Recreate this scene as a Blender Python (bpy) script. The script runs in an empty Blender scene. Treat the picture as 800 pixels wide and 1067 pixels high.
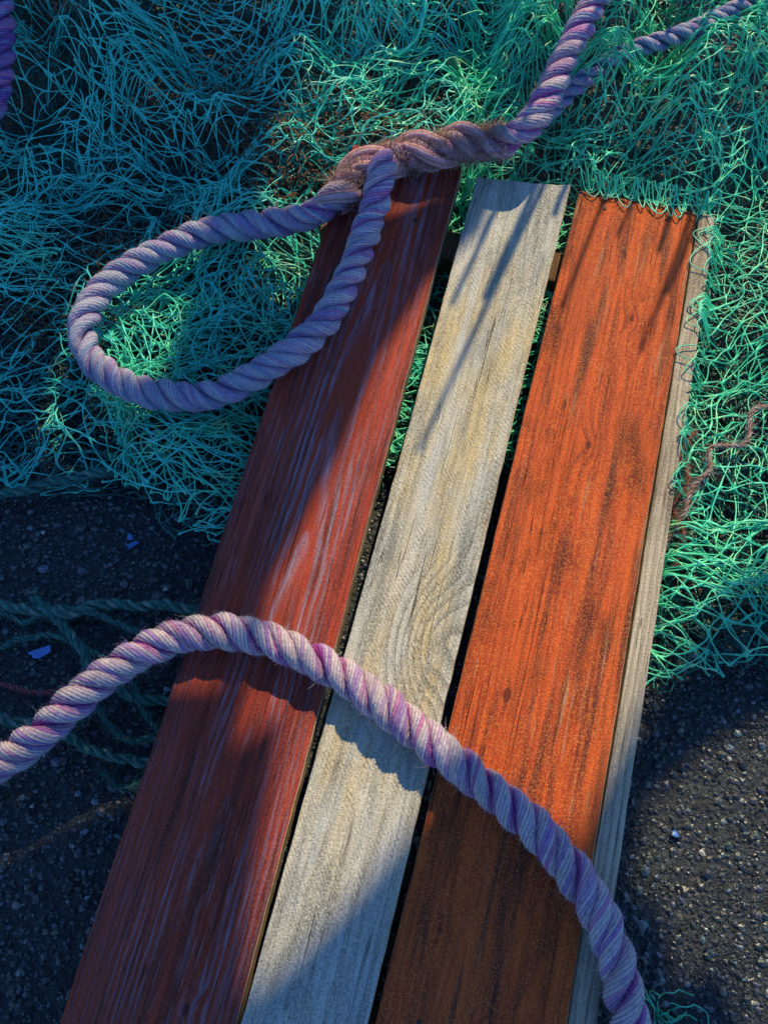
import bpy, math, random, bmesh
import numpy as np
from mathutils import Vector, Matrix
random.seed(4)
R = np.random.default_rng(11)
scene = bpy.context.scene
col = scene.collection
scene.view_settings.view_transform = 'Standard'
scene.view_settings.look = 'None'
scene.view_settings.exposure = 0

# ------------------------------------------------------------------ helpers
def link(o, parent=None):
    col.objects.link(o)
    if parent: o.parent = parent
    return o

def np_mesh(name, verts, quads, smooth=True, mats=(), colors=None, matidx=None, parent=None, k=4):
    me = bpy.data.meshes.new(name)
    nv, nf = len(verts), len(quads)
    me.vertices.add(nv); me.vertices.foreach_set('co', np.ascontiguousarray(verts, dtype=np.float32).ravel())
    me.loops.add(nf*k); me.loops.foreach_set('vertex_index', np.ascontiguousarray(quads, dtype=np.int32).ravel())
    me.polygons.add(nf)
    me.polygons.foreach_set('loop_start', np.arange(nf, dtype=np.int32)*k)
    me.polygons.foreach_set('loop_total', np.full(nf, k, dtype=np.int32))
    if matidx is not None: me.polygons.foreach_set('material_index', matidx.astype(np.int32))
    me.update(calc_edges=True)
    me.polygons.foreach_set('use_smooth', np.full(nf, smooth))
    if colors is not None:
        a = me.color_attributes.new('Col', 'FLOAT_COLOR', 'POINT')
        c4 = np.ones((nv, 4), dtype=np.float32); c4[:, :3] = colors
        a.data.foreach_set('color', c4.ravel())
    for m in mats: me.materials.append(m)
    o = bpy.data.objects.new(name, me)
    return link(o, parent)

def tubes(P, rad, S=4, phase=0.0):
    N, M, _ = P.shape
    T = np.gradient(P, axis=1); T /= np.linalg.norm(T, axis=2, keepdims=True)+1e-9
    up = np.array([0.05, 0.03, 1.0])
    B = np.cross(T, up); B /= np.linalg.norm(B, axis=2, keepdims=True)+1e-9
    C = np.cross(B, T)
    th = np.arange(S)*2*np.pi/S+phase
    V = P[:, :, None, :] + rad[:, :, None, None]*(np.cos(th)[None, None, :, None]*B[:, :, None, :]+np.sin(th)[None, None, :, None]*C[:, :, None, :])
    idx = np.arange(N*M*S).reshape(N, M, S)
    a = idx[:, :-1, :]; b = np.roll(idx, -1, axis=2)[:, :-1, :]; d = idx[:, 1:, :]; c = np.roll(idx, -1, axis=2)[:, 1:, :]
    Q = np.stack([a, b, c, d], axis=-1).reshape(-1, 4)
    return V.reshape(-1, 3), Q

def wavefn(rng, wl, amp, n=14):
    th = rng.uniform(0, 2*np.pi, n); k = 2*np.pi/(wl*rng.uniform(.7, 1.5, n)); ph = rng.uniform(0, 2*np.pi, n)
    kx, ky = k*np.cos(th), k*np.sin(th); a = amp*math.sqrt(2.0/n)
    def f(x, y):
        r = np.zeros_like(x)
        for i in range(n): r = r+np.sin(kx[i]*x+ky[i]*y+ph[i])
        return r*a
    return f

def sstep(a, b, x):
    t = np.clip((x-a)/(b-a), 0, 1); return t*t*(3-2*t)

def inpoly(x, y, poly):
    ins = np.zeros(x.shape, bool); n = len(poly)
    for i in range(n):
        x1, y1 = poly[i]; x2, y2 = poly[(i+1) % n]
        cnd = ((y1 > y) != (y2 > y)) & (x < (x2-x1)*(y-y1)/((y2-y1) if y2 != y1 else 1e-9)+x1)
        ins ^= cnd
    return ins

class NT:
    def __init__(s, name):
        s.m = bpy.data.materials.new(name); s.m.use_nodes = True
        s.t = s.m.node_tree; s.t.nodes.clear()
        s.out = s.t.nodes.new('ShaderNodeOutputMaterial'); s.b = s.t.nodes.new('ShaderNodeBsdfPrincipled')
        s.t.links.new(s.b.outputs[0], s.out.inputs[0])
    def put(s, sock, v):
        if isinstance(v, bpy.types.NodeSocket): s.t.links.new(v, sock)
        elif v is not None: sock.default_value = v
    def math(s, op, a, b=None, c=None, clamp=False):
        n = s.t.nodes.new('ShaderNodeMath'); n.operation = op; n.use_clamp = clamp
        s.put(n.inputs[0], a)
        if b is not None: s.put(n.inputs[1], b)
        if c is not None: s.put(n.inputs[2], c)
        return n.outputs[0]
    def coord(s, w='Object'):
        return s.t.nodes.new('ShaderNodeTexCoord').outputs[w]
    def map(s, vec, sc=(1, 1, 1), loc=(0, 0, 0), rot=(0, 0, 0)):
        n = s.t.nodes.new('ShaderNodeMapping'); s.put(n.inputs[0], vec)
        n.inputs['Scale'].default_value = sc; n.inputs['Location'].default_value = loc; n.inputs['Rotation'].default_value = rot
        return n.outputs[0]
    def noise(s, vec, scale=5, detail=3, rough=.5, dist=0, out=0):
        n = s.t.nodes.new('ShaderNodeTexNoise'); s.put(n.inputs['Vector'], vec)
        n.inputs['Scale'].default_value = scale; n.inputs['Detail'].default_value = detail
        n.inputs['Roughness'].default_value = rough; n.inputs['Distortion'].default_value = dist
        return n.outputs[out]
    def voro(s, vec, scale=5, feat='F1', out=0):
        n = s.t.nodes.new('ShaderNodeTexVoronoi'); n.feature = feat; s.put(n.inputs['Vector'], vec)
        n.inputs['Scale'].default_value = scale
        return n.outputs[out]
    def rng(s, v, a, b, c=0, d=1):
        n = s.t.nodes.new('ShaderNodeMapRange'); s.put(n.inputs[0], v)
        for i, q in enumerate((a, b, c, d)): n.inputs[i+1].default_value = q
        return n.outputs[0]
    def mix(s, f, a, b, mode='MIX'):
        n = s.t.nodes.new('ShaderNodeMix'); n.data_type = 'RGBA'; n.blend_type = mode
        s.put(n.inputs[0], f)
        for i, v in ((6, a), (7, b)):
            if isinstance(v, (tuple, list)): v = (*v[:3], 1)
            s.put(n.inputs[i], v)
        return n.outputs[2]
    def ramp(s, v, stops):
        n = s.t.nodes.new('ShaderNodeValToRGB'); s.put(n.inputs[0], v)
        while len(n.color_ramp.elements) < len(stops): n.color_ramp.elements.new(.5)
        for e, (p, c) in zip(n.color_ramp.elements, stops): e.position = p; e.color = (*c, 1)
        return n.outputs[0]
    def bump(s, h, dist, strength=1, prev=None):
        n = s.t.nodes.new('ShaderNodeBump'); n.inputs['Strength'].default_value = strength
        n.inputs['Distance'].default_value = dist; s.put(n.inputs['Height'], h)
        if prev: s.put(n.inputs['Normal'], prev)
        return n.outputs[0]
    def fin(s, colr, rough=.6, nrm=None, spec=.4):
        if isinstance(colr, tuple): colr = (*colr[:3], 1)
        s.put(s.b.inputs['Base Color'], colr); s.put(s.b.inputs['Roughness'], rough)
        s.b.inputs['Specular IOR Level'].default_value = spec
        if nrm: s.put(s.b.inputs['Normal'], nrm)
        return s.m

# ------------------------------------------------------------------ materials
def mat_asphalt():
    n = NT('asphalt'); c = n.coord()
    wc = n.mix(.012, c, n.noise(c, 60, 2, .5, out=1), 'ADD')
    v = n.voro(wc, 150); vc = n.voro(wc, 150, out=1); v2 = n.voro(wc, 380)
    big = n.noise(c, 7, 4, .6); fine = n.noise(c, 900, 3, .7); mid = n.noise(c, 45, 4, .7)
    sepn = n.t.nodes.new('ShaderNodeSeparateColor'); n.put(sepn.inputs[0], vc)
    rnd = sepn.outputs[0]
    base = n.mix(n.rng(big, .35, .7), (.022, .036, .058), (.050, .064, .084))
    base = n.mix(n.math('MULTIPLY', n.rng(rnd, .72, 1), n.rng(v, .45, .2)), base, (.16, .165, .165))
    base = n.mix(n.math('MULTIPLY', n.rng(v, .35, .75), .8), base, (.006, .010, .016))
    base = n.mix(n.rng(mid, .5, .65, 0, .7), base, (.008, .014, .022))
    h = n.math('ADD', n.math('MULTIPLY', n.rng(v, .0, .8, 1, 0), n.rng(rnd, 0, 1, .25, 1)), n.math('MULTIPLY', n.rng(v2, 0, .7, 1, 0), .4))
    b = n.bump(h, .0055); b = n.bump(mid, .012, 1, b); b = n.bump(fine, .0012, 1, b)
    return n.fin(base, n.rng(fine, .3, .7, .2, .5), b, .7)

def mat_stone():
    n = NT('loose_grit'); c = n.coord()
    at = n.t.nodes.new('ShaderNodeAttribute'); at.attribute_name = 'Col'
    f = n.noise(c, 700, 3, .6)
    return n.fin(n.mix(1.0, at.outputs[0], n.ramp(f, [(.2, (.55, .55, .55)), (.8, (1.3, 1.3, 1.3))]), 'MULTIPLY'), .25, n.bump(f, .0006), 1.)

def mat_wood(name, dark, light, spacing, x0, d0, taper, wob, worn=None, worn_amt=0., paint=0.5, saw=0., knots=(), seed=0., sparkle=None, blotch=.5, speck_amt=.5, stain=None, stain_amt=.5, eyeamt=.75, rb=1., dk=.75, fk=.65, sun_gold=None, kgain=.85, bare=None, water=None, sun_gold_y=.52):
    n = NT(name); c = n.coord()
    sp = n.t.nodes.new('ShaderNodeSeparateXYZ'); n.put(sp.inputs[0], c); X, Y, Z = sp.outputs
    off = (seed, seed*1.7, 0)
    n1 = n.noise(n.map(c, (7, 1.6, 7), off), 1, 2, .5)
    n2 = n.noise(n.map(c, (26, 6, 26), off), 1, 3, .55)
    d = n.math('ADD', n.math('MULTIPLY_ADD', Y, taper, d0), n.math('MULTIPLY', n.math('SUBTRACT', n1, .5), wob))
    xx = n.math('ADD', n.math('SUBTRACT', X, x0), n.math('MULTIPLY', n.math('SUBTRACT', n2, .5), .014))
    r = n.math('SQRT', n.math('ADD', n.math('MULTIPLY', xx, xx), n.math('MULTIPLY', d, d)))
    eye = None; kg = None
    for kx, ky, sg, amp in knots:
        dx = n.math('SUBTRACT', X, kx); dy = n.math('MULTIPLY', n.math('SUBTRACT', Y, ky), .55)
        q = n.math('SQRT', n.math('ADD', n.math('MULTIPLY', dx, dx), n.math('MULTIPLY', dy, dy)))
        g = n.math('POWER', 2.718, n.math('MULTIPLY', n.math('MULTIPLY', q, q), -1/(sg*sg)))
        r = n.math('ADD', r, n.math('MULTIPLY', g, amp))
        e = n.rng(n.math('ADD', q, n.math('MULTIPLY', n.math('SUBTRACT', n2, .5), .012)), min(sg*.36, .006), min(sg*.2, .003))
        eye = e if eye is None else n.math('MAXIMUM', eye, e)
        kg = g if kg is None else n.math('MAXIMUM', kg, g)
    ph = n.math('FRACT', n.math('DIVIDE', r, spacing))
    ring = n.math('POWER', ph, 2.0)
    ring = n.math('MULTIPLY', ring, n.rng(ph, .90, 1.0, 1, 0))
    ring0 = ring
    rstr = n.rng(n.noise(n.map(c, (16, 2.2, 16), (seed+9, 2, 0)), 1, 2, .5), .35, .62, .25, 1)
    ring = n.math('MULTIPLY', ring, rstr)
    fib = n.noise(n.map(c, (620, 15, 620), off), 1, 4, .7)
    fib2 = n.noise(n.map(c, (150, 5, 150), off), 1, 4, .65)
    fib3 = n.noise(n.map(c, (1300, 60, 1300), off), 1, 3, .7)
    pat = n.noise(n.map(c, (17, 6, 17), off), 1, 6, .68)
    gr = n.noise(c, 620, 3, .75); gr2 = n.noise(c, 330, 4, .7)
    base = n.mix(n.math('MULTIPLY', ring, paint), light, dark)
    if sun_gold:
        gm = n.noise(n.map(c, (30, 5, 30), (seed+31, 1, 2)), 1, 5, .65)
        mid = n.rng(n.math('ABSOLUTE', n.math('SUBTRACT', Y, sun_gold_y)), .22, .48, 1, .25)
        base = n.mix(n.math('MULTIPLY', n.rng(gm, .40, .58, .15, .95), mid), base, sun_gold)  # warm sunlight painted into the colour, strongest along the middle
    base = n.mix(n.rng(fib2, .44, .68, 0, dk), base, dark)
    base = n.mix(n.math('MULTIPLY', n.rng(pat, .52, .68), blotch), base, tuple(q*.30 for q in dark))
    base = n.mix(n.rng(fib, .52, .74, 0, fk), base, tuple(q*.28 for q in dark))
    if stain:
        sm = n.noise(n.map(c, (48, 3.2, 48), (seed+1, seed+4, 2)), 1, 6, .72)
        base = n.mix(n.rng(sm, .51, .64, 0, stain_amt), base, stain)
        sm2 = n.noise(n.map(c, (20, 1.5, 20), (seed+6, seed, 5)), 1, 4, .6)
        base = n.mix(n.rng(sm2, .52, .64, 0, .55), base, tuple(min(.92, q*1.2) for q in light))
    if water:   # dark vertical run marks
        w1 = n.noise(n.map(c, (62, 2.4, 62), (seed+41, seed, 3)), 1, 5, .66)
        w2 = n.noise(n.map(c, (10, 3, 10), (seed+43, 1, 3)), 1, 2, .5)
        base = n.mix(n.math('MULTIPLY', n.rng(w1, .52, .60, 0, .8), n.rng(w2, .44, .58, .1, 1)), base, water)
    if kg is not None: base = n.mix(n.math('MULTIPLY', n.math('MULTIPLY', ring0, n.rng(kg, .03, .35)), kgain), base, dark)
    if worn:
        wm = n.noise(n.map(c, (26, 2.0, 26), (seed+3, seed, 1)), 1, 5, .7)
        m = n.math('MULTIPLY', n.rng(wm, .45, .58), n.math('MULTIPLY', n.rng(ring0, .08, .40), worn_amt))
        cen = n.rng(n.math('ABSOLUTE', n.math('SUBTRACT', X, x0)), .02, .065, 1, .30)
        m = n.math('MULTIPLY', m, cen)
        m = n.math('MULTIPLY', m, n.rng(fib, .35, .58, 1, .15))
        base = n.mix(m, base, worn)
    if bare:
        bm_ = n.noise(n.map(c, (210, 9, 210), (seed+13, seed, 8)), 1, 5, .75)
        bm2 = n.noise(n.map(c, (12, 4, 12), (seed+17, 3, 8)), 1, 3, .6)
        base = n.mix(n.math('MULTIPLY', n.rng(bm_, .57, .64, 0, .9), n.rng(bm2, .47, .60, .08, 1)), base, bare)
    if sparkle:
        base = n.mix(n.math('MULTIPLY', n.rng(gr, .52, .63), speck_amt), base, sparkle)  # sun sparkle on raised grain put into the colour as pale specks
        base = n.mix(n.math('MULTIPLY', n.rng(gr, .44, .34), speck_amt*.8), base, tuple(q*.35 for q in dark))
    ck = n.noise(n.map(c, (75, 1.3, 75), (seed+21, seed, 4)), 1, 3, .6)
    ckm = n.rng(n.math('ABSOLUTE', n.math('SUBTRACT', ck, .56)), .0, .008, 1, 0)
    ckm = n.math('MULTIPLY', ckm, n.rng(n.noise(n.map(c, (9, 5, 9), (3, seed, 0)), 1, 2, .5), .46, .53))
    base = n.mix(n.math('MULTIPLY', ckm, .9), base, tuple(q*.12 for q in dark))
    if eye is not None: base = n.mix(n.math('MULTIPLY', eye, eyeamt), base, tuple(q*.25 for q in dark))
    h = n.math('ADD', n.math('MULTIPLY', ring, .7), n.math('MULTIPLY', fib, .6))
    h = n.math('SUBTRACT', h, ckm)
    b = n.bump(h, .0015*rb)
    if saw > 0:
        u = n.math('ADD', n.math('MULTIPLY', X, .80), n.math('MULTIPLY', Y, .60))
        sw = n.math('SINE', n.math('MULTIPLY', n.math('ADD', u, n.math('MULTIPLY', n2, .020)), 2*math.pi/.0038))
        sw = n.math('MULTIPLY', sw, n.rng(n.noise(n.map(c, (90, 28, 90)), 1, 4, .7), .46, .60))
        b = n.bump(sw, .0006*saw, 1, b)
    b = n.bump(gr, .0014*rb, 1, b)
    b = n.bump(gr2, .0015*rb, 1, b)
    b = n.bump(fib3, .0006*rb, 1, b)
    b = n.bump(fib2, .0020*rb, 1, b)
    return n.fin(base, n.rng(pat, .3, .7, .42, .70), b, .4)

def mat_rope(name):
    n = NT(name); c = n.coord()
    at = n.t.nodes.new('ShaderNodeAttribute'); at.attribute_name = 'Col'
    f = n.noise(c, 1500, 3, .7); g = n.noise(c, 60, 4, .65); g2 = n.noise(c, 300, 4, .7)
    cc = n.mix(n.rng(g, .54, .76, 0, .4), at.outputs[0], n.mix(1.0, at.outputs[0], (.66, .52, .50), 'MULTIPLY'))
    cc = n.mix(n.rng(g2, .52, .68, 0, .6), cc, n.mix(1.0, at.outputs[0], (.50, .34, .52), 'MULTIPLY'))
    cc = n.mix(n.rng(f, .52, .68, 0, .5), cc, n.mix(1.0, at.outputs[0], (.42, .32, .46), 'MULTIPLY'))
    b = n.bump(f, .0014); b = n.bump(g2, .0020, 1, b)
    return n.fin(cc, .8, b, .15)

def mat_net(name, c1, c2, c3):
    n = NT(name); c = n.coord()
    a = n.noise(c, 9, 3, .6); f = n.noise(c, 420, 2, .6); d = n.noise(c, 26, 3, .6)
    base = n.mix(n.rng(a, .38, .62), c1, c2)
    base = n.mix(n.rng(d, .58, .72, 0, .7), base, c3)
    base = n.mix(n.rng(f, .55, .78, 0, .4), base, tuple(q*.35 for q in c1))
    return n.fin(base, .36, n.bump(f, .0003), .7)

def mat_plain(name, cl, rough=.6, sc=200, var=.4, spec=.4):
    n = NT(name); c = n.coord(); f = n.noise(c, sc, 4, .6)
    return n.fin(n.mix(n.rng(f, .3, .7), cl, tuple(q*(1-var) for q in cl)), rough, n.bump(f, .0006), spec)

# ------------------------------------------------------------------ ground
M_as = mat_asphalt()
me = bpy.data.meshes.new('asphalt_ground')
me.from_pydata([(-40, -40, 0), (40, -40, 0), (40, 40, 0), (-40, 40, 0)], [], [(0, 1, 2, 3)]); me.materials.append(M_as)
link(bpy.data.objects.new('asphalt_ground', me))

base_v = np.array([(0, 0, 1), (.9, 0, .25), (.28, .85, .3), (-.73, .53, .2), (-.73, -.53, .3), (.28, -.85, .22), (.73, .5, -.5), (-.28, .85, -.5), (-.9, 0, -.5), (-.28, -.85, -.5), (.73, -.5, -.5)])
base_f = np.array([(0, 1, 2), (0, 2, 3), (0, 3, 4), (0, 4, 5), (0, 5, 1), (1, 6, 2), (2, 7, 3), (3, 8, 4), (4, 9, 5), (5, 10, 1), (6, 7, 2), (7, 8, 3), (8, 9, 4), (9, 10, 5), (10, 6, 1)])
NS = 56000
sx = R.uniform(-.85, .85, NS); sy = R.uniform(-.85, .20, NS)
sz = np.exp(R.normal(math.log(.0018), .45, NS)).clip(.0007, .0055)
V = base_v[None]*(1+R.uniform(-.3, .3, (NS, 11, 1)))*sz[:, None, None]*np.stack([R.uniform(.7, 1.3, NS), R.uniform(.7, 1.3, NS), R.uniform(.5, .9, NS)], 1)[:, None, :]
an = R.uniform(0, 6.28, NS); ca, sa = np.cos(an)[:, None], np.sin(an)[:, None]
V = np.stack([V[..., 0]*ca-V[..., 1]*sa, V[..., 0]*sa+V[..., 1]*ca, V[..., 2]], -1)
V += np.stack([sx, sy, sz*.1+.0004], 1)[:, None, :]
F = base_f[None]+(np.arange(NS)*11)[:, None, None]
g = R.uniform(0, 1, NS); lum = np.where(g > .994, .45, np.where(g > .90, .18, R.uniform(.02, .095, NS)))
cl = lum[:, None]*np.array([.75, .98, 1.25])*R.uniform(.8, 1.2, (NS, 3))
np_mesh('loose_grit', V.reshape(-1, 3), F.reshape(-1, 3), False, [mat_stone()], np.repeat(cl, 11, 0), k=3)

# ------------------------------------------------------------------ planks
PL = [
    dict(xl=-.2906, xr=-.1325, sl=.2463, sr=.2375, yl=.519, yr=.481, z=.0905),
    dict(xl=-.1280, xr=-.0145, sl=.2565, sr=.2640, yl=.4615, yr=.4495, z=.0900),
    dict(xl=-.0080, xr=.1635, sl=.2710, sr=.2520, yl=.443, yr=.408, z=.0895),
    dict(xl=.1655, xr=.1905, sl=.2525, sr=.2485, yl=.4075, yr=.4020, z=.0880),
]
M_red = mat_wood('red_stained_wood', (.13, .008, .011), (.56, .055, .020), .0058, .012, .012, .030, .035,
                 worn=(.42, .40, .58), worn_amt=1., paint=1., seed=2.3, sparkle=(.72, .20, .08), blotch=.45, speck_amt=.4, stain=(.06, .007, .012), stain_amt=.7, knots=((.03, .02, .012, .01), (-.05, -.2, .01, .006)), bare=(.30, .24, .34), dk=.65, fk=.65, water=(.05, .008, .010))
M_grey = mat_wood('weathered_grey_wood', (.22, .22, .20), (.76, .81, .82), .0068, -.03, .05, .05, .05,
                  paint=.7, saw=1.2, seed=7.1, sparkle=(.94, .92, .80), blotch=.45, speck_amt=.85, stain=(.17, .18, .18), stain_amt=.7, knots=((.030, .372, .040, .036),), eyeamt=.12, rb=1.25, dk=.5, fk=.5, sun_gold=(.94, .72, .34), kgain=.95)
M_org = mat_wood('orange_red_wood', (.28, .014, .010), (.92, .125, .014), .0078, .03, .035, -.03, .05,
                 paint=.75, seed=12.9, sparkle=(.95, .34, .06), blotch=.9, speck_amt=.7, stain=(.07, .008, .010), stain_amt=.9, knots=((.0, .60, .014, .012), (-.03, .3, .008, .006), (.02, .78, .010, .008), (-.045, .07, .007, .004)), rb=1.1, dk=.6, fk=.6, bare=(.56, .32, .18), water=(.07, .012, .012))
M_strip = mat_wood('bare_edge_wood', (.21, .17, .13), (.78, .68, .52), .006, .08, .03, .02, .02, paint=.7, seed=5.5, sparkle=(.88, .80, .66), blotch=.45, stain=(.16, .08, .04), water=(.14, .08, .05))
M_side = mat_wood('sawn_side_wood', (.26, .17, .09), (.74, .58, .36), .006, .08, .03, .02, .02, paint=.7, seed=15.5, blotch=.4)
M_nail = mat_plain('rusty_steel', (.06, .035, .025), .5, 900, .6)
SM = [M_red, M_grey, M_org, M_strip]

def plank(i, p, mat):
    y0 = -.86; th = .028
    NL, NW = 160, 8
    ux = np.linspace(0, 1, NW+1); t = np.linspace(0, 1, NL+1)
    wv = wavefn(np.random.default_rng(30+i), .35, .0004, 6); wz = wavefn(np.random.default_rng(60+i), .5, .0008, 6)
    we = wavefn(np.random.default_rng(90+i), .03, .00018, 8)
    ang = math.atan((p['sl']+p['sr'])/2)
    org = np.array([(p['xl']+p['xr'])/2, -.4986, p['z']])
    ca_, sa_ = math.cos(ang), math.sin(ang)
    def P(u, tt, zz):
        yl = y0+(p['yl']-y0)*tt; yr = (y0-.03)+(p['yr']-(y0-.03))*tt
        xl = p['xl']+(yl+.4986)*p['sl']; xr = p['xr']+(yr+.4986)*p['sr']
        x = xl+(xr-xl)*u; y = yl+(yr-yl)*u
        if tt > .999: y = y+we(np.float64(u*.16), np.float64(.3))*3.5
        x = x+wv(x*0+u*3., y)*.9+we(np.float64(u*2.), y); z = p['z']+zz+wz(x, y)-.0012*(2*u-1)**2*(1 if i != 1 else -1)
        dx, dy = x-org[0], y-org[1]
        return (dx*ca_-dy*sa_, dx*sa_+dy*ca_, z-org[2])
    verts = []; idx = {}
    def vid(a, b, k):
        key = (a, b, k)
        if key not in idx:
            idx[key] = len(verts); verts.append(tuple(float(q) for q in P(np.float64(ux[a]), np.float64(t[b]), -th*k)))
        return idx[key]
    faces = []; mi = []
    for b in range(NL):
        for a in range(NW):
            faces.append((vid(a, b, 0), vid(a+1, b, 0), vid(a+1, b+1, 0), vid(a, b+1, 0))); mi.append(0)
            faces.append((vid(a, b, 1), vid(a, b+1, 1), vid(a+1, b+1, 1), vid(a+1, b, 1))); mi.append(0)
        faces.append((vid(0, b, 0), vid(0, b+1, 0), vid(0, b+1, 1), vid(0, b, 1))); mi.append(1)
        faces.append((vid(NW, b, 0), vid(NW, b, 1), vid(NW, b+1, 1), vid(NW, b+1, 0))); mi.append(1)
    for a in range(NW):
        faces.append((vid(a, 0, 0), vid(a, 0, 1), vid(a+1, 0, 1), vid(a+1, 0, 0))); mi.append(1)
        faces.append((vid(a, NL, 0), vid(a+1, NL, 0), vid(a+1, NL, 1), vid(a, NL, 1))); mi.append(1)
    me = bpy.data.meshes.new('wooden_plank'); me.from_pydata(verts, [], faces)
    me.materials.append(mat); me.materials.append(M_side)
    me.polygons.foreach_set('material_index', mi)
    o = bpy.data.objects.new('wooden_plank' if i == 0 else 'wooden_plank.%03d' % i, me); link(o)
    o.location = org; o.rotation_euler[2] = -ang
    bv = o.modifiers.new('bev', 'BEVEL'); bv.width = .0016; bv.segments = 3; bv.limit_method = 'ANGLE'; bv.angle_limit = math.radians(50)
    if i < 3:
        rr = np.random.default_rng(80+i); k = 0
        w = p['xr']-p['xl']
        for ly in (.925, -.02 if i else -.01):
            for lx in (-.28, .27):
                k += 1
                bpy.ops.mesh.primitive_cylinder_add(vertices=16, radius=.0022, depth=.0012)
                q = bpy.context.object; q.name = 'nail_%d_%d' % (i, k); q.data.materials.append(M_nail)
                q.parent = o; q.location = (lx*w*.92+rr.uniform(-.006, .006), ly+rr.uniform(-.012, .012), -.0002)
    return o
for i, p in enumerate(PL): plank(i, p, SM[i])

M_beam = mat_wood('old_brown_beam', (.07, .035, .02), (.34, .16, .08), .006, .08, .03, .02, .02, paint=.7, seed=25., blotch=.6)
for k, (bx, by) in enumerate(((.115, .365), (-.085, -.50))):
    bpy.ops.mesh.primitive_cube_add(size=1)
    o = bpy.context.object; o.name = 'wooden_crossbeam' + ('' if k == 0 else '.001'); o.data.materials.append(M_beam)
    o.scale = (.46 if k == 0 else .44, .045, .0585); bpy.ops.object.transform_apply(location=False, rotation=False, scale=True)
    o.location = (bx+.03, by, .0595-.02925); o.rotation_euler[2] = -math.radians(14)
    bv = o.modifiers.new('bev', 'BEVEL'); bv.width = .003; bv.segments = 2

# ------------------------------------------------------------------ ropes
def catmull(P, step):
    P = np.array(P, float); out = []
    Q = np.vstack([2*P[0]-P[1], P, 2*P[-1]-P[-2]])
    for i in range(1, len(Q)-2):
        p0, p1, p2, p3 = Q[i-1:i+3]
        L = np.linalg.norm(p2-p1); n = max(4, int(L/.004))
        t = np.linspace(0, 1, n, endpoint=False)[:, None]
        out.append(.5*((2*p1)+(-p0+p2)*t+(2*p0-5*p1+4*p2-p3)*t*t+(-p0+3*p1-3*p2+p3)*t**3))
    out = np.vstack(out+[Q[-2][None]])
    for _ in range(6): out[1:-1] = .25*out[:-2]+.5*out[1:-1]+.25*out[2:]
    s = np.r_[0, np.cumsum(np.linalg.norm(np.diff(out, axis=0), axis=1))]
    u = np.arange(0, s[-1], step)
    return np.stack([np.interp(u, s, out[:, k]) for k in range(3)], 1), u

def frames(C):
    T = np.gradient(C, axis=0); T /= np.linalg.norm(T, axis=1, keepdims=True)
    N = np.zeros_like(T); v = np.cross(T[0], (0, 0, 1)); N[0] = v/np.linalg.norm(v)
    for i in range(1, len(T)):
        v = N[i-1]-T[i]*np.dot(N[i-1], T[i]); N[i] = v/np.linalg.norm(v)
    return T, N, np.cross(T, N)

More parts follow.
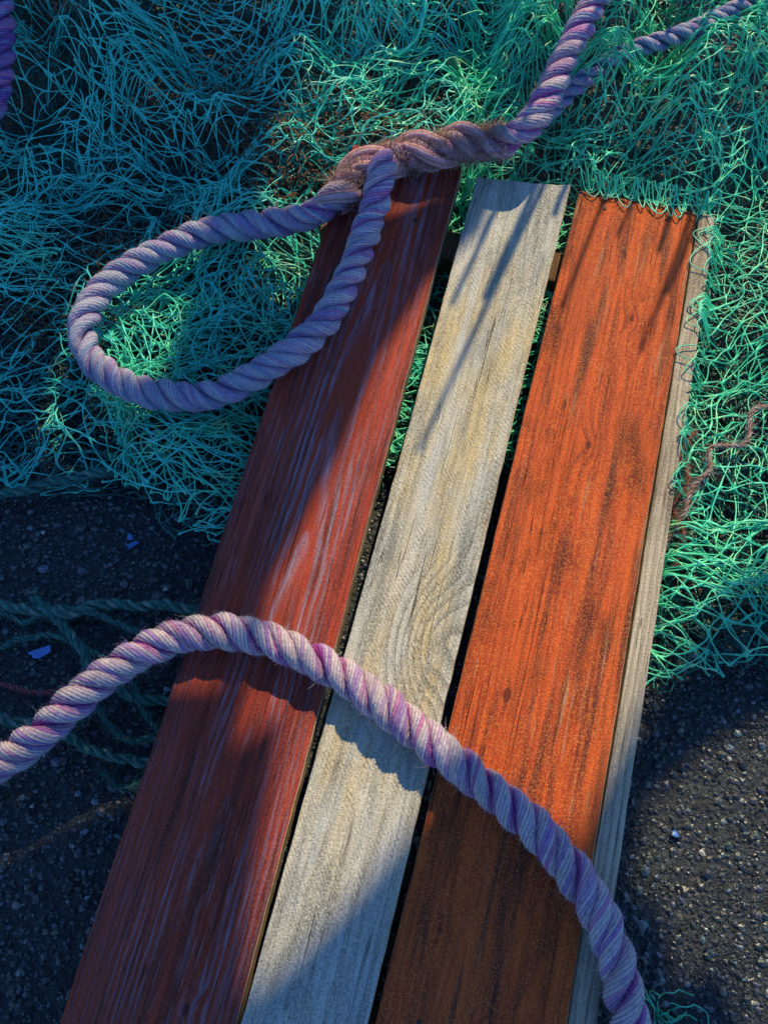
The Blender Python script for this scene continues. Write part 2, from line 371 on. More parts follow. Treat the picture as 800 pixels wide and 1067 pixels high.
M_rope = mat_rope('laid_fibre_rope')
def rope(name, pts, Rr, pal, pitch=.078, fuzz=3000, seed=1, splice=None, step=.0018, yarns=13, nang=52, tint=None, flen=.007, fcol=None, groove=(.36, .12, .34), gk=.9):
    rg = np.random.default_rng(seed)
    C, u = catmull(pts, step); T, N, B = frames(C); n = len(C)
    rad = np.full(n, Rr)*(1+.03*np.sin(u*31+seed)+.02*np.sin(u*73))
    if splice:
        s0, s1, k = splice
        rad = rad*(1+k*sstep(s0, s0+.02, u)*(1-sstep(s1-.02, s1, u)))
    Vs, Qs, Cs = [], [], []; off = 0
    th = np.arange(nang)*2*np.pi/nang
    pal = np.array(pal); groove = np.array(groove)
    fb, fd, fc = [], [], []
    for k in range(3):
        ph = 2*np.pi*u/pitch+k*2*np.pi/3+.30*np.sin(u*19+k)+.14*np.sin(u*47+k*2)
        cr = .54*rad*(1+.06*np.sin(u*57+k*4))
        D = np.cos(ph)[:, None]*N+np.sin(ph)[:, None]*B
        SC = C+D*cr[:, None]
        ST = np.gradient(SC, axis=0); ST /= np.linalg.norm(ST, axis=1, keepdims=True)
        E1 = D-ST*np.sum(D*ST, 1, keepdims=True); E1 /= np.linalg.norm(E1, axis=1, keepdims=True); E2 = np.cross(ST, E1)
        yph = th[None, :]*yarns/(2*np.pi)-(u/(pitch*.115))[:, None]+.35*np.sin(u*90+k)[:, None]
        fr = yph-np.floor(yph); yid = (np.floor(yph).astype(int)) % 97
        sr = .490*rad[:, None]*(1+.11*(1-(2*np.abs(fr-.5))**2)-.06+.03*np.sin(u*140+k)[:, None]+.018*rg.normal(0, 1, (n, 1)))
        Vv = SC[:, None]+sr[..., None]*(np.cos(th)[None, :, None]*E1[:, None]+np.sin(th)[None, :, None]*E2[:, None])
        pr = rg.integers(0, len(pal), 97)
        cc = pal[pr[yid % yarns + k*yarns]]
        fade = np.clip(.5+.5*np.sin(u*9+k*2.1+seed)+.3*np.sin(u*37+k), 0, 1)[:, None, None]
        cc = cc*(1-.40*fade)+pal[0]*.40*fade
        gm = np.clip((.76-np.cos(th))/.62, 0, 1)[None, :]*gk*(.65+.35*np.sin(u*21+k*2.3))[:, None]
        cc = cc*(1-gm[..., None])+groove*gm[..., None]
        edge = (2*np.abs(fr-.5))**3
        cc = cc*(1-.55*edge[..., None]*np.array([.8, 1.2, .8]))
        cc = cc*(1+.08*np.sin(u*23+k*2)[:, None, None])*rg.uniform(.78, 1.08, (n, nang, 1))
        if tint is not None: cc = tint(cc, u, th)
        idx = np.arange(n*nang).reshape(n, nang)+off
        a = idx[:-1]; b = np.roll(idx, -1, 1)[:-1]; d = idx[1:]; c2 = np.roll(idx, -1, 1)[1:]
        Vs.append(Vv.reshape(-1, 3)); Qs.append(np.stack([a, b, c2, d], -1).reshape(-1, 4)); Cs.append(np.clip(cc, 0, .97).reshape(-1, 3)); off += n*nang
        m = fuzz//3
        dens = np.ones(n)
        if splice: dens += 5*sstep(splice[0], splice[0]+.02, u)*(1-sstep(splice[1]-.02, splice[1], u))
        ii = rg.choice(n-1, m, p=dens[:-1]/dens[:-1].sum()); jj = rg.integers(-nang//4, nang//4, m) % nang
        fb.append(Vv[ii, jj]); nm = Vv[ii, jj]-SC[ii]; nm /= np.linalg.norm(nm, axis=1, keepdims=True)
        fd.append(nm*.40+ST[ii]*rg.choice([-1, 1], m)[:, None]*.9+rg.normal(0, .35, (m, 3))); fc.append(cc[ii, jj])
    fb = np.vstack(fb); fd = np.vstack(fd); fc = np.vstack(fc); fd /= np.linalg.norm(fd, axis=1, keepdims=True)
    L = rg.exponential(flen*.5, len(fb)).clip(.0012, flen*2.2)[:, None]
    bend = rg.normal(0, .5, fd.shape)
    Pp = np.stack([fb-fd*.0006, fb+fd*L*.5+bend*L*.08, fb+fd*L+bend*L*.4], 1)
    v, q = tubes(Pp, np.tile(np.array([.00018, .00014, .00005]), (len(fb), 1)), 3)
    Vs.append(v); Qs.append(q+off)
    fcc = np.clip(fc*1.25, 0, .9) if fcol is None else np.clip(fc*.6+np.array(fcol)*.4, 0, 1)
    Cs.append(np.repeat(fcc, 9, 0))
    return np_mesh(name, np.vstack(Vs), np.vstack(Qs), True, [M_rope], np.vstack(Cs))

W1 = (.97, .88, .90); W2 = (.88, .80, .94); LV = (.66, .40, .86); PK = (.88, .34, .68); MG = (.48, .10, .38); BL = (.40, .56, .88); PU = (.36, .18, .66)
low = [(-.4618, -.3016, .035), (-.3895, -.2659, .06), (-.3441, -.2354, .078), (-.2914, -.1903, .095), (-.2433, -.1594, .106), (-.1956, -.1419, .109),
       (-.1467, -.1419, .109), (-.0972, -.157, .109), (-.053, -.1788, .109), (0, -.2155, .109), (.0468, -.2531, .109), (.0922, -.2896, .109), (.1363, -.3267, .109),
       (.17, -.3636, .108), (.1974, -.4092, .107), (.2113, -.4531, .106), (.2182, -.4978, .095), (.2298, -.5491, .06), (.25, -.62, .03)]
rope('mooring_rope', low, .0180, [W1, W1, W2, W1, LV, W2, PK, W1, LV], seed=3, fuzz=11000, groove=(.52, .07, .50))

loop = [(.36, .86, .215), (.3076, .7465, .20), (.2535, .6311, .19), (.2234, .575, .175), (.1984, .5198, .16), (.1726, .4884, .145), (.1432, .4827, .13), (.0965, .4878, .118),
        (.0485, .4829, .111), (0, .470, .110), (-.0335, .4462, .110), (-.0593, .4143, .110), (-.0883, .3883, .108), (-.1183, .386, .10), (-.167, .3867, .09), (-.221, .3804, .085),
        (-.2796, .3551, .08), (-.3305, .3189, .075), (-.3564, .2768, .075), (-.3608, .2354, .075), (-.3427, .1981, .075), (-.3036, .1694, .075), (-.256, .1513, .08),
        (-.1994, .1484, .085), (-.1486, .1651, .10), (-.1045, .192, .112), (-.0724, .226, .110), (-.0509, .2725, .110), (-.0322, .3208, .110), (-.0175, .3762, .112), (-.0082, .404, .122), (-.004, .432, .132), (.004, .455, .130)]
def tint_loop(cc, u, th):
    k = (sstep(.40, .50, u)*(1-sstep(.66, .72, u)))[:, None, None]
    cc = cc*(1-.45*k)+np.array([.74, .38, .38])*.45*k
    b = (sstep(.70, .80, u)*(1-sstep(1.35, 1.55, u)))[:, None, None]
    cc = cc*(1-.4*b)+np.array([.30, .54, .78])*.4*b
    return cc
rope('spliced_mooring_rope', loop, .0174, [W1, LV, PK, W2, LV, W1, BL, W2, LV, W1], seed=8, fuzz=12000, splice=(.44, .70, .12), tint=tint_loop, fcol=(.7, .58, .52), groove=(.48, .09, .54))
rgs = np.random.default_rng(5)
Cl, ul = catmull(loop, .003); Tl, Nl, Bl = frames(Cl)
tuckV, tuckQ, tuckC = [], [], []; off = 0
for k in range(9):
    s = .47+.022*k+rgs.uniform(-.006, .006); i0 = int(s/.003); m = 26
    ii = i0+np.arange(m); ph = -1.5+k*2.1+np.linspace(0, 2.6, m)
    rr_ = .0165+.0045*np.sin(np.linspace(0, np.pi, m))
    P3 = Cl[ii]+(np.cos(ph)[:, None]*Nl[ii]+np.sin(ph)[:, None]*Bl[ii])*rr_[:, None]
    v, q = tubes(P3[None], (.0078*np.sin(np.linspace(.25, np.pi-.25, m))**.5)[None], 20)
    v = v+rgs.normal(0, .00035, v.shape)
    cc = np.tile(np.array([[.82, .50, .48], [.52, .24, .26], [.92, .70, .72], [.84, .40, .62]])[np.arange(20) % 4], (m, 1))
    tuckV.append(v); tuckQ.append(q+off); tuckC.append(cc); off += len(v)
nf = 4200
fi = rgs.integers(int(.45/.003), int(.69/.003), nf); fph = rgs.uniform(0, 6.28, nf)
nd = np.cos(fph)[:, None]*Nl[fi]+np.sin(fph)[:, None]*Bl[fi]
r0 = Cl[fi]+nd*.021; dd = nd*.5+rgs.normal(0, .7, (nf, 3)); dd /= np.linalg.norm(dd, axis=1, keepdims=True)
LL = rgs.uniform(.003, .011, nf)[:, None]
P3 = np.stack([r0-nd*.003, r0+dd*LL*.5, r0+dd*LL+rgs.normal(0, .35, (nf, 3))*LL], 1)
v, q = tubes(P3, np.tile(np.array([.00035, .00028, .0001]), (nf, 1)), 3)
tuckV.append(v); tuckQ.append(q+off); tuckC.append(np.repeat(np.array([(.74, .50, .34), (.88, .70, .56), (.52, .26, .20)])[rgs.integers(0, 3, nf)], 9, 0))
sp = np_mesh('splice_tucks', np.vstack(tuckV), np.vstack(tuckQ), True, [M_rope], np.vstack(tuckC))
sp.parent = bpy.data.objects['spliced_mooring_rope']

rope('thin_mooring_rope', [(.19, .53, .10), (.2143, .5554, .108), (.233, .571, .118), (.2707, .5991, .130), (.3172, .6245, .140), (.3772, .6399, .150), (.4432, .6767, .150), (.5253, .731, .150), (.62, .78, .145)],
     .0120, [BL, BL, W2, LV, BL], seed=12, fuzz=1200, pitch=.06, nang=30, yarns=7, groove=(.10, .22, .40))
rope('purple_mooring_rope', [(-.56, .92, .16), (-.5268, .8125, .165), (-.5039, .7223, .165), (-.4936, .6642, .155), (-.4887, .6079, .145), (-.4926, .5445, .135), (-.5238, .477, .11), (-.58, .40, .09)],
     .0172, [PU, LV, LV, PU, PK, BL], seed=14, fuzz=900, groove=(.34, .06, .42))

G1 = (.14, .46, .38); G2 = (.08, .33, .31); G3 = (.42, .66, .55); PKT = (.6, .20, .20)
tw = [[(-.52, -.072, .012), (-.4675, -.0784, .012), (-.412, -.085, .013), (-.357, -.0914, .016), (-.304, -.0808, .013), (-.2497, -.083, .013), (-.17, -.0914, .016)],
      [(-.40, -.074, .010), (-.3733, -.0914, .014), (-.3362, -.1309, .012), (-.306, -.1634, .012), (-.2615, -.1877, .012), (-.19, -.198, .014)],
      [(-.52, -.19, .010), (-.4479, -.198, .010), (-.3938, -.2128, .011), (-.3513, -.221, .012), (-.307, -.2464, .011), (-.245, -.2545, .012), (-.20, -.25, .02)],
      [(-.54, .044, .02), (-.483, .0504, .02), (-.428, .054, .022), (-.384, .064, .03), (-.339, .069, .035), (-.30, .085, .03)],
      [(-.50, -.125, .009), (-.44, -.128, .009), (-.385, -.115, .010), (-.34, -.127, .012), (-.29, -.155, .010), (-.255, -.21, .009), (-.23, -.235, .012)],
      [(-.36, -.232, .007), (-.31, -.20, .008), (-.28, -.235, .009), (-.245, -.228, .010), (-.20, -.24, .012)],
      [(-.50, -.066, .009), (-.44, -.09, .010), (-.40, -.10, .010), (-.36, -.085, .018), (-.30, -.10, .010), (-.25, -.12, .010), (-.19, -.125, .012)],
      [(-.30, -.265, .005), (-.27, -.285, .006), (-.245, -.27, .007), (-.22, -.285, .006)]]
def rough_path(p, k, seed):
    rg = np.random.default_rng(seed); C, u = catmull(p, .012)
    C[1:-1] += rg.normal(0, 1, C[1:-1].shape)*np.array([k, k, k*.3]); C[:, 2] = np.maximum(C[:, 2], .004); return C
for i, p in enumerate(tw):
    rope('green_twine' + ('' if i == 0 else '.%03d' % i), rough_path(p, .0022, i), (.0062, .0058, .0054, .0058, .0034, .0032, .0032, .002)[i], [G1, G2, G3, G1, G2], pitch=.045 if i < 4 else .026, seed=40+i, fuzz=1100, nang=12, yarns=4, step=.003, flen=.012, groove=(.05, .19, .17), gk=.5)
rope('pink_twine', [(-.50, -.155, .006), (-.443, -.1634, .007), (-.41, -.174, .009), (-.377, -.181, .008), (-.338, -.175, .010)], .003, [PKT, (.6, .36, .36)], pitch=.02, seed=50, fuzz=200, nang=10, yarns=3, step=.002, groove=(.4, .1, .12))
OG = (.20, .07, .05)
rope('frayed_orange_twine', [(.31, -.03, .045), (.3216, -.0097, .055), (.3363, .0111, .068), (.3439, .0384, .072), (.3681, .0574, .076), (.3696, .087, .076), (.4118, .089, .078), (.4224, .1316, .082), (.461, .134, .082), (.52, .15, .07)],
     .0027, [(.82, .62, .50), (.90, .82, .76), (.70, .42, .30)], pitch=.020, seed=51, fuzz=1300, nang=10, yarns=3, step=.002, flen=.012, groove=OG, gk=.3)
rope('frayed_orange_twine.001', [(.325, -.045, .04), (.335, -.01, .055), (.325, .02, .06), (.345, .05, .07), (.335, .08, .07), (.36, .11, .07)],
     .0022, [(.70, .34, .26), (.55, .26, .18)], pitch=.020, seed=52, fuzz=1300, nang=10, yarns=3, step=.002, flen=.014, groove=OG, gk=.4)

# ------------------------------------------------------------------ fishing nets
netpoly = [(-.95, 1.3), (.95, 1.3), (.95, -.16), (.62, -.154), (.4126, -.160), (.3495, -.170), (.2966, -.1835), (.255, -.165), (.20, .02), (.10, .13), (.0574, .145), (.0, .0618),
           (-.1096, .0137), (-.19, -.0157), (-.2398, -.0044), (-.2764, .0426), (-.3122, .0618), (-.377, .0478), (-.446, .0618), (-.6, .043), (-.95, .05)]
p = PL[0]
plankpoly = [(p['xl']+(-.9+.4986)*p['sl']-.006, -.9), (p['xl']+(p['yl']+.4986)*p['sl']-.006, p['yl']+.004)]
plankpoly += [(.1085, .487), (.125, .468), (.232, .458), (.25, .449), (.392, .414), (.422, .406), (.1905-.4*.2485+.006, -.9)]
bumpH = wavefn(np.random.default_rng(101), .26, .017)
bumpK = wavefn(np.random.default_rng(103), .13, .018)
def H(x, y):
    h = .030+.115*sstep(.44, .80, y)+.05*sstep(.75, 1.1, y)+bumpH(x, y)*sstep(-.1, .3, y)+bumpK(x, y)*sstep(.40, .62, y)
    h = h+.018*np.exp(-(((x+.2)/.12)**2+((y-.27)/.08)**2))
    h = h+.060*np.exp(-(((x-.38)/.15)**2+((y-.57)/.10)**2))
    h = h+.022*sstep(.24, .36, x)*(1-sstep(.35, .5, y))
    return np.maximum(h, .006)

def net(name, layers, mats, region, twr=.00087, seed=0):
    Vs, Qs, Ms = [], [], []; off = 0
    for li, L in enumerate(layers):
        rg = np.random.default_rng(seed*100+li)
        a, b = L.get('a', .0210), L.get('b', .0145)
        x0, x1, y0, y1 = L['box']; cx, cy = (x0+x1)/2, (y0+y1)/2
        hw = math.hypot(x1-x0, y1-y0)/2*L.get('gather', 1.15)
        ni, nj = int(hw*2/a), int(hw*2/b)
        I, J = np.meshgrid(np.arange(ni), np.arange(nj), indexing='ij')
        ok = (I+J) % 2 == 0
        I, J = I[ok], J[ok]
        def mk(dj):
            m = (I < ni-1) & (J+dj >= 0) & (J+dj < nj)
            return np.stack([I[m], J[m], I[m]+1, J[m]+dj], 1)
        E = np.vstack([mk(1), mk(-1)]).astype(float)
        M = 6; t = np.linspace(0, 1, M)
        U = (E[:, 0:1]+(E[:, 2:3]-E[:, 0:1])*t)*a-hw; Vv = (E[:, 1:2]+(E[:, 3:4]-E[:, 1:2])*t)*b-hw
        sm = L.get('sm', 1.)
        fs = [wavefn(rg, w, am) for w, am in ((.40, L.get('big', .030)), (.40, L.get('big', .030)), (.14, L.get('mid', .010)), (.14, L.get('mid', .010)), (.06, .0045*sm), (.06, .0045*sm), (.026, .0015*sm), (.026, .0015*sm))]
        g_ = L.get('gather', 1.15)
        dx = fs[0](U, Vv)+fs[2](U, Vv)+fs[4](U, Vv)+fs[6](U, Vv); dy = fs[1](U, Vv)+fs[3](U, Vv)+fs[5](U, Vv)+fs[7](U, Vv)
        A = L.get('rot', 0.); ca, sa = math.cos(A), math.sin(A)
        px, py = U/g_+dx, Vv/g_*L.get('sq', 1.)+dy
        X = cx+px*ca-py*sa; Y = cy+px*sa+py*ca
        wz1, wz2 = wavefn(rg, .14, L.get('zw', .007)), wavefn(rg, .06, .0030)
        Z = H(X, Y)*L.get('hs', 1.)+L.get('dz', 0.)+wz1(U, Vv)+wz2(U, Vv)
        inp = inpoly(X, Y, plankpoly)
        Z = np.where(inp, np.minimum(Z, .042+.2*(Z-.05).clip(-.1, .02)), Z)
        Z = np.maximum(Z, .0025+.001*rg.random(Z.shape))
        wob = wavefn(rg, .10, .010)
        keep = inpoly(X[:, 0]+wob(X[:, 0], Y[:, 0]), Y[:, 0], region) & inpoly(X[:, -1]+wob(X[:, -1], Y[:, -1]), Y[:, -1], region)
        if 'mask' in L: keep &= L['mask'](X[:, 2], Y[:, 2])
        keep &= (X[:, 2] > -.75) & (X[:, 2] < .8) & (Y[:, 2] < 1.12)
        P = np.stack([X, Y, Z], -1)[keep]
        rr = np.tile(np.array([2.1, 1.05, .95, .95, 1.05, 2.1]), (len(P), 1))*twr*L.get('tw', 1.)
        v, q = tubes(P, rr, 4)
        Vs.append(v); Qs.append(q+off); Ms.append(np.full(len(q), L.get('m', 0))); off += len(v)
    nl, msk = mats_loops[name]
    rg = np.random.default_rng(seed+900)
    cx = rg.uniform(-.7, .75, nl); cy = rg.uniform(-.08, 1.0, nl)
    k = inpoly(cx, cy, region) & msk(cx, cy) & ~inpoly(cx, cy, plankpoly); cx, cy = cx[k], cy[k]; nl = len(cx)
    m = 16; t = np.linspace(0, 1, m)
    hd = rg.uniform(0, 2*np.pi, nl)[:, None]+np.cumsum(rg.normal(0, .16, (nl, m)), 1)+rg.uniform(-3.2, 3.2, (nl, 1))*t
    ds = (rg.uniform(.03, .09, nl)/m)[:, None]
    X = cx[:, None]+np.cumsum(np.cos(hd)*ds, 1); Y = cy[:, None]+np.cumsum(np.sin(hd)*ds, 1)
    lift = rg.exponential(.003, nl).clip(0, .01)[:, None]
    Z = H(X, Y)+.006+lift*np.sin(np.pi*t)
    inp = inpoly(X, Y, plankpoly); Z = np.where(inp, np.minimum(Z, .045), Z)
    good = ~inp.any(1) & inpoly(X, Y, region).all(1)
    P = np.stack([X, Y, Z], -1)[good]
    v, q = tubes(P, np.full(P.shape[:2], twr*.95), 4)
    Vs.append(v); Qs.append(q+off); Ms.append(np.full(len(q), 0)); off += len(v)
    return np_mesh(name, np.vstack(Vs), np.vstack(Qs), True, mats, None, np.concatenate(Ms))

NG = mat_net('emerald_net_nylon', (.03, .60, .38), (.12, .88, .56), (.58, .90, .42))
NTl = mat_net('teal_net_nylon', (.03, .64, .54), (.11, .90, .76), (.26, .36, .24))
NDk = mat_net('net_depth_shade', (.005, .08, .085), (.012, .16, .15), (.05, .045, .035))  # near-black lower layers: shade inside the heap put into the colour
Lb = (-.75, .15, -.05, 1.1); Rb = (.0, .8, -.25, 1.1)
splitL = lambda x, y: x < .16+.25*(y-.5)
splitR = lambda x, y: x > .06+.25*(y-.5)
left_layers = [
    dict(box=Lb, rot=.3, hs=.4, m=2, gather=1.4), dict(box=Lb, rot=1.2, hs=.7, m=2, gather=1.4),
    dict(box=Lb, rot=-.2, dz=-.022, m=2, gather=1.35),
    dict(box=Lb, rot=.15, dz=-.010, m=0, gather=1.15, sq=.8),
    dict(box=Lb, rot=-.45, dz=.004, m=0, gather=1.08, big=.04, sq=.72),
    dict(box=(-.7, .2, .1, 1.1), rot=.5, dz=.008, m=0, gather=1.1, sq=.7, mask=lambda x, y: (np.sin(x*8+3)+np.sin(y*10-x*6+1) > -.1) & splitL(x, y)),
    dict(box=(-.6, .2, .45, 1.1), rot=.3, dz=.012, m=1, gather=1.1, sq=.75, mask=lambda x, y: (np.sin(x*9+1)+np.sin(y*11+x*5) > .55) & splitL(x, y)),
    dict(box=(-.42, .0, .0, .42), rot=.9, dz=.006, m=1, gather=1.25, mask=lambda x, y: ((x+.2)/.15)**2+((y-.20)/.19)**2 < 1),
    dict(box=(-.42, .0, .0, .42), rot=-.4, dz=.010, m=1, gather=1.25, mask=lambda x, y: ((x+.2)/.14)**2+((y-.22)/.18)**2 < 1),
]
right_layers = [
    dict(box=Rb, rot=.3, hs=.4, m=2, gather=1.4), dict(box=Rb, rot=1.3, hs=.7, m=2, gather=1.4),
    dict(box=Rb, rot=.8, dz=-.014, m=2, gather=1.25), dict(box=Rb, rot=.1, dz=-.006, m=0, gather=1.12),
    dict(box=Rb, rot=-.7, dz=.002, m=0, gather=1.1, sq=.9), dict(box=Rb, rot=.5, dz=.010, m=0, gather=1.05, sq=.85),
    dict(box=(.1, .6, .4, 1.0), rot=.2, dz=.018, m=0, gather=1.2, mask=lambda x, y: ((x-.38)/.17)**2+((y-.60)/.17)**2 < 1),
]
for L in left_layers: L.setdefault('mask', splitL)
for L in right_layers: L.setdefault('mask', splitR)
mats_loops = {'fishing_net': (450, splitL), 'fishing_net.001': (400, splitR)}
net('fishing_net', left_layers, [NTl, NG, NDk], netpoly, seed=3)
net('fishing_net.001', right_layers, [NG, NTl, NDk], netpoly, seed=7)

# slack net twine lapping over the right-hand edge and the far ends of the planks
rg = np.random.default_rng(61); m = 22; t = np.linspace(0, 1, m); na = 34
y0_ = rg.uniform(.02, .36, na)[:, None]; s_ = rg.uniform(.012, .05, na)[:, None]; d_ = rg.exponential(.009, na).clip(.002, .026)[:, None]
Y = y0_+s_*t+.004*np.sin(t*5+y0_*90); xe = .1905+(Y+.4986)*.2485
X = xe+.020-(d_+.020)*np.sin(np.pi*t)**.8+.0015*np.sin(t*9+y0_*50)
Z = .0918-.034*np.clip((X-xe)/.018, 0, 1)+.002*rg.random((na, 1))
P1 = np.stack([X, Y, Z], -1)
na = 26; x0_ = rg.uniform(.26, .41, na)[:, None]; s_ = rg.uniform(.010, .04, na)[:, None]; d_ = rg.exponential(.010, na).clip(.002, .03)[:, None]
X = x0_+s_*(t-.5); ye = .443-(X-.2476)*.24
Y = ye+.02-(d_+.02)*np.sin(np.pi*t)**.8
Z = .0925+.014*np.clip((Y-ye)/.02, -.0, 1)+.002*rg.random((na, 1))
P2 = np.stack([X, Y, Z], -1)
PP = np.vstack([P1, P2]); v, q = tubes(PP, np.full(PP.shape[:2], .0008), 4)
o = np_mesh('lapping_twine', v, q, True, [NG]); o.parent = bpy.data.objects['fishing_net.001']

# dry weed caught in the net
M_weed = mat_plain('dry_seaweed', (.22, .12, .07), .7, 300, .5)
nw = 1500; rg = np.random.default_rng(77)
cxy = np.array([(-.123, .508), (-.16, .54), (-.07, .56), (-.13, .50), (-.36, .40), (-.02, .55), (-.45, .30), (-.2, .60), (-.42, .70), (-.30, .78)])
ci = rg.integers(0, len(cxy), nw); p0 = cxy[ci]+rg.normal(0, .032, (nw, 2))
z0 = H(p0[:, 0], p0[:, 1])+rg.uniform(-.004, .020, nw)
dirs = rg.normal(0, 1, (nw, 3))*np.array([1, 1, .3]); dirs /= np.linalg.norm(dirs, axis=1, keepdims=True)
st = np.concatenate([p0, z0[:, None]], 1)
Pw = st[:, None]+dirs[:, None]*np.linspace(0, 1, 5)[None, :, None]*rg.uniform(.004, .016, nw)[:, None, None]
Pw += np.cumsum(rg.normal(0, .0012, (nw, 5, 3)), 1)
ok = ~inpoly(Pw[:, :, 0], Pw[:, :, 1], plankpoly).any(1); Pw = Pw[ok]; nw = len(Pw)
v, q = tubes(Pw, np.tile([.0010, .0013, .0010, .0007, .0002], (nw, 1)), 4)
np_mesh('dry_seaweed', v, q, True, [M_weed])

M_blue = mat_plain('blue_plastic', (.10, .28, .75), .35, 300, .3, .5); M_wht = mat_plain('pale_flake', (.55, .55, .52), .6, 400, .3)
def scrap(name, x, y, s, mat, seed):
    rg = np.random.default_rng(seed); n = 7
    an = np.sort(rg.uniform(0, 2*np.pi, n)); rr = s*rg.uniform(.55, 1.1, n)
    vs = [(0, 0, s*.35)]+[(math.cos(a)*r, math.sin(a)*r*.75, rg.uniform(.0, s*.45)) for a, r in zip(an, rr)]
    fs = [(0, 1+i, 1+(i+1) % n) for i in range(n)]
    me = bpy.data.meshes.new(name); me.from_pydata(vs, [], fs); me.materials.append(mat)
    o = bpy.data.objects.new(name, me); link(o); o.location = (x, y, .004)
    m = o.modifiers.new('s', 'SOLIDIFY'); m.thickness = .0006
for i, (x, y, s) in enumerate([(-.2931, -.0044, .011), (-.3796, -.135, .016), (.3051, -.3272, .007), (-.298, .004, .006)]):
    scrap('plastic_scrap' + ('' if i == 0 else '.%03d' % i), x, y, s, M_blue, 200+i)
for i, (x, y, s) in enumerate([(.3294, -.346, .005), (.3693, -.2505, .004), (-.25, -.06, .004), (-.40, .01, .004), (-.37, -.30, .004)]):
    scrap('paint_flake' + ('' if i == 0 else '.%03d' % i), x, y, s, M_wht, 300+i)

nt = 22; rg = np.random.default_rng(9)
m = 14; tt = np.linspace(0, 1, m)
hd = rg.uniform(0, 6.28, (nt, 1))+np.cumsum(rg.normal(0, .35, (nt, m)), 1)+rg.uniform(-2.5, 2.5, (nt, 1))*tt
ds = rg.uniform(.0015, .0045, (nt, 1))
X = .262+rg.normal(0, .006, (nt, 1))+np.cumsum(np.cos(hd)*ds, 1); Y = -.492+rg.normal(0, .008, (nt, 1))+np.cumsum(np.sin(hd)*ds, 1)
Pt = np.stack([X, Y, .006+.008*np.abs(np.sin(tt*5+rg.uniform(0, 6, (nt, 1))))], -1)
v, q = tubes(Pt, np.full((nt, m), .0007), 4); np_mesh('net_offcut', v, q, True, [NG])

# ------------------------------------------------------------------ sun, sky
az, el = math.radians(22), math.radians(42)
S = Vector((math.sin(az)*math.cos(el), math.cos(az)*math.cos(el), math.sin(el)))
sd = bpy.data.lights.new('sun', 'SUN'); sd.energy = 5.0; sd.angle = math.radians(.5); sd.color = (1, .81, .45)
so = bpy.data.objects.new('sun', sd); link(so); so.rotation_euler = S.to_track_quat('Z', 'Y').to_euler(); so.location = S*5
w = bpy.data.worlds.new('World'); scene.world = w; w.use_nodes = True
nt_ = w.node_tree; nt_.nodes.clear()
sk = nt_.nodes.new('ShaderNodeTexSky'); sk.sky_type = 'NISHITA'; sk.sun_disc = False; sk.sun_elevation = el; sk.sun_rotation = az
sk.ozone_density = 4.0; sk.dust_density = .3
tn = nt_.nodes.new('ShaderNodeMix'); tn.data_type = 'RGBA'; tn.blend_type = 'MULTIPLY'; tn.inputs[0].default_value = 1; tn.inputs[7].default_value = (.66, .98, 1.26, 1)
bg = nt_.nodes.new('ShaderNodeBackground'); bg.inputs[1].default_value = .125; ow = nt_.nodes.new('ShaderNodeOutputWorld')
nt_.links.new(sk.outputs[0], tn.inputs[6]); nt_.links.new(tn.outputs[2], bg.inputs[0]); nt_.links.new(bg.outputs[0], ow.inputs[0])

# ------------------------------------------------------------------ unseen screen added beyond the planks, outline and holes shaped for the shadows
Y0 = 2.2
KZ = math.tan(el)/math.cos(az); KX = math.tan(az)
out = [(-2.2, .02), (.42, .03), (.48, .55), (.52, .88), (.58, .965), (.66, .972), (.72, .955), (.78, .938), (.85, .936), (.858, .965), (.820, 1.0), (.808, 1.05), (.815, 1.11), (.806, 1.187), (.846, 1.268), (.878, 1.248), (.93, 1.34), (.958, 1.374), (.984, 1.363), (1.02, 1.335), (1.052, 1.302), (1.069, 1.280),
       (1.14, 1.295), (1.21, 1.312), (1.245, 1.22), (1.29, 1.17), (1.5, 1.13), (2.0, 1.12), (2.0, 1.65), (-2.2, 1.65)]
hole = [[(.36, .95), (.50, .94), (.54, 1.02), (.55, 1.07), (.42, 1.05)], [(-.25, .78), (.0, .74), (.1, .80), (-.1, .84)], [(.18, .70), (.36, .66), (.40, .74), (.25, .80)],  # openings cut where patches of sun should land
        [(-.1, .90), (.08, .87), (.16, .93), (.0, .95)], [(.15, .60), (.38, .56), (.40, .62), (.2, .65)], [(-.35, .66), (-.1, .62), (-.05, .68), (-.3, .71)],
        [(1.285, 1.245), (1.34, 1.215), (1.40, 1.20), (1.47, 1.175), (1.62, 1.18), (1.66, 1.34), (1.55, 1.36), (1.45, 1.35), (1.41, 1.32), (1.37, 1.325), (1.33, 1.29), (1.30, 1.285)]]
fz = lambda z: .09+(z-.09)*KZ/.48 if z > .05 else z
hole = [[(x, fz(z)) for x, z in h_] for h_ in hole]
proj = lambda x, y, z: (x+(Y0-y)*KX, z+(Y0-y)*KZ)
lp = [proj(*q) for q in low[0:7]]
hole.append([(x, z+.030) for x, z in lp]+[(x, z-.012) for x, z in lp[::-1]])  # slit cut so sun reaches the left part of the lower rope
bm = bmesh.new()
def ringv(pts):
    vs = [bm.verts.new((x, Y0, z)) for x, z in pts]
    return [bm.edges.new((vs[i], vs[(i+1) % len(vs)])) for i in range(len(vs))]
ed = ringv([(x, fz(z)) for x, z in out])
for h_ in hole: ed += ringv(h_)
bmesh.ops.triangle_fill(bm, edges=ed, use_beauty=True)
me = bpy.data.meshes.new('shadow_sheet'); bm.to_mesh(me); bm.free()
shadow_rig = bpy.data.objects.new('shadow_screen', None); link(shadow_rig)
M_screen = mat_plain('shadow_screen_green', (.03, .07, .06), .6, 30, .4)
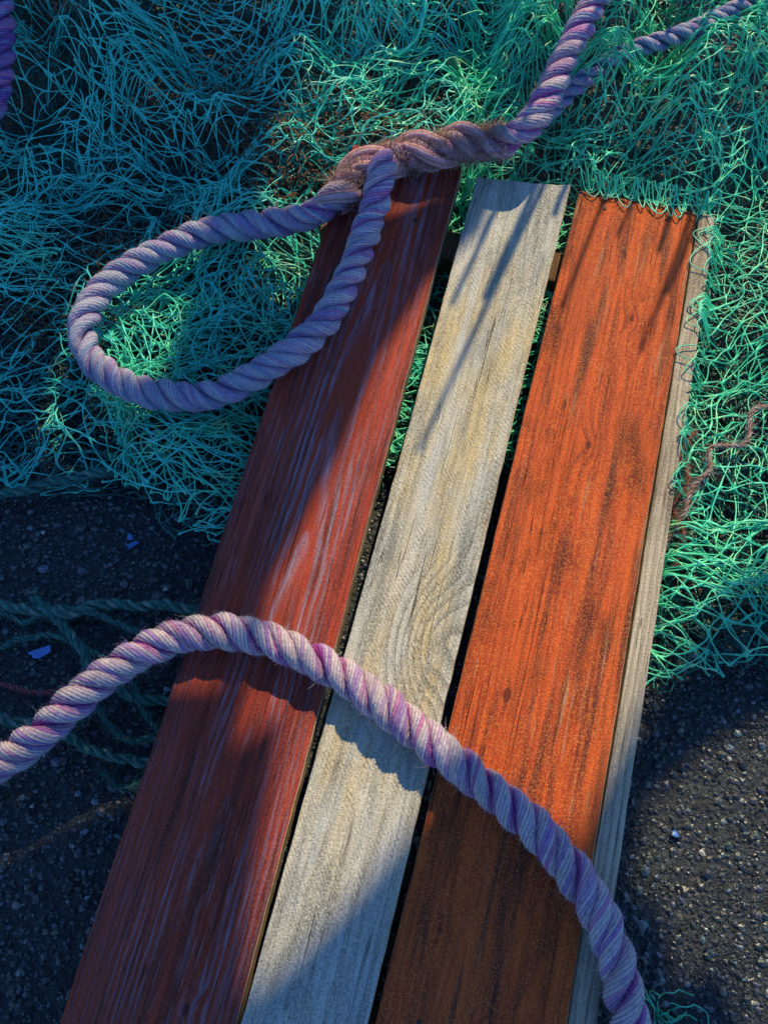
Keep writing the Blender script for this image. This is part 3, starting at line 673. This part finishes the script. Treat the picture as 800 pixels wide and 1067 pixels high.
me.materials.append(M_screen); tc_ = bpy.data.objects.new('shadow_cutout', me); link(tc_, shadow_rig)
md = tc_.modifiers.new('s', 'SOLIDIFY'); md.thickness = .003
M_pole = mat_plain('shadow_screen_grey', (.35, .36, .37), .45, 80, .3)
zt = fz(1.65)
for k, (a, b) in enumerate((((-2.2, 0), (-2.2, zt)), ((2.0, 0), (2.0, zt)), ((-2.25, zt), (2.05, zt)))):
    P2 = np.array([[(a[0], Y0, a[1]), (b[0], Y0, b[1])]], float)
    P2 = P2[:, 0:1]+(P2[:, 1:2]-P2[:, 0:1])*np.linspace(0, 1, 6)[None, :, None]
    v, q = tubes(P2+np.array([0, .03, 0]), np.full((1, 6), .024), 14); np_mesh('screen_pole_%d' % (k+1), v, q, True, [M_pole], parent=shadow_rig)

# unseen canes added beyond the planks to streak them with shadow
M_cane = mat_plain('shadow_cane_tan', (.45, .34, .16), .5, 60, .4)
for k, (bx, tx, ty, h, r) in enumerate([(.395, .415, 1.01, .80, .0050), (.425, .416, .99, .98, .0040), (.46, .475, 1.03, .70, .005), (.53, .512, 1.0, .80, .0035), (.585, .602, 1.02, .74, .0045), (.625, .612, 1.0, .86, .0035), (.36, .372, 1.0, .80, .004), (.555, .548, 1.0, .70, .003), (.655, .64, 1.0, .78, .004)]):
    m = 40; t = np.linspace(0, 1, m); rg = np.random.default_rng(700+k)
    Pc = np.stack([bx+(tx-bx)*t+.010*np.sin(t*3+k), 1.0+(ty-1.0)*t, h*t], 1)
    rad = r*(1.1-.3*t)*(1+.18*np.exp(-((t*7+k*.3) % 1-.5)**2/.002))
    v, q = tubes(Pc[None], rad[None], 12); np_mesh('shadow_cane' + ('' if k == 0 else '.%03d' % k), v, q, True, [M_cane])

# ------------------------------------------------------------------ camera
cd = bpy.data.cameras.new('camera'); cam = bpy.data.objects.new('camera', cd); link(cam)
cd.sensor_fit = 'VERTICAL'; cd.sensor_height = 36; cd.lens = 35; cd.clip_start = .01; cd.clip_end = 500
cam.location = (0, -.4236, 1.09); cam.rotation_euler = (math.radians(22.96), 0, 0)
scene.camera = cam
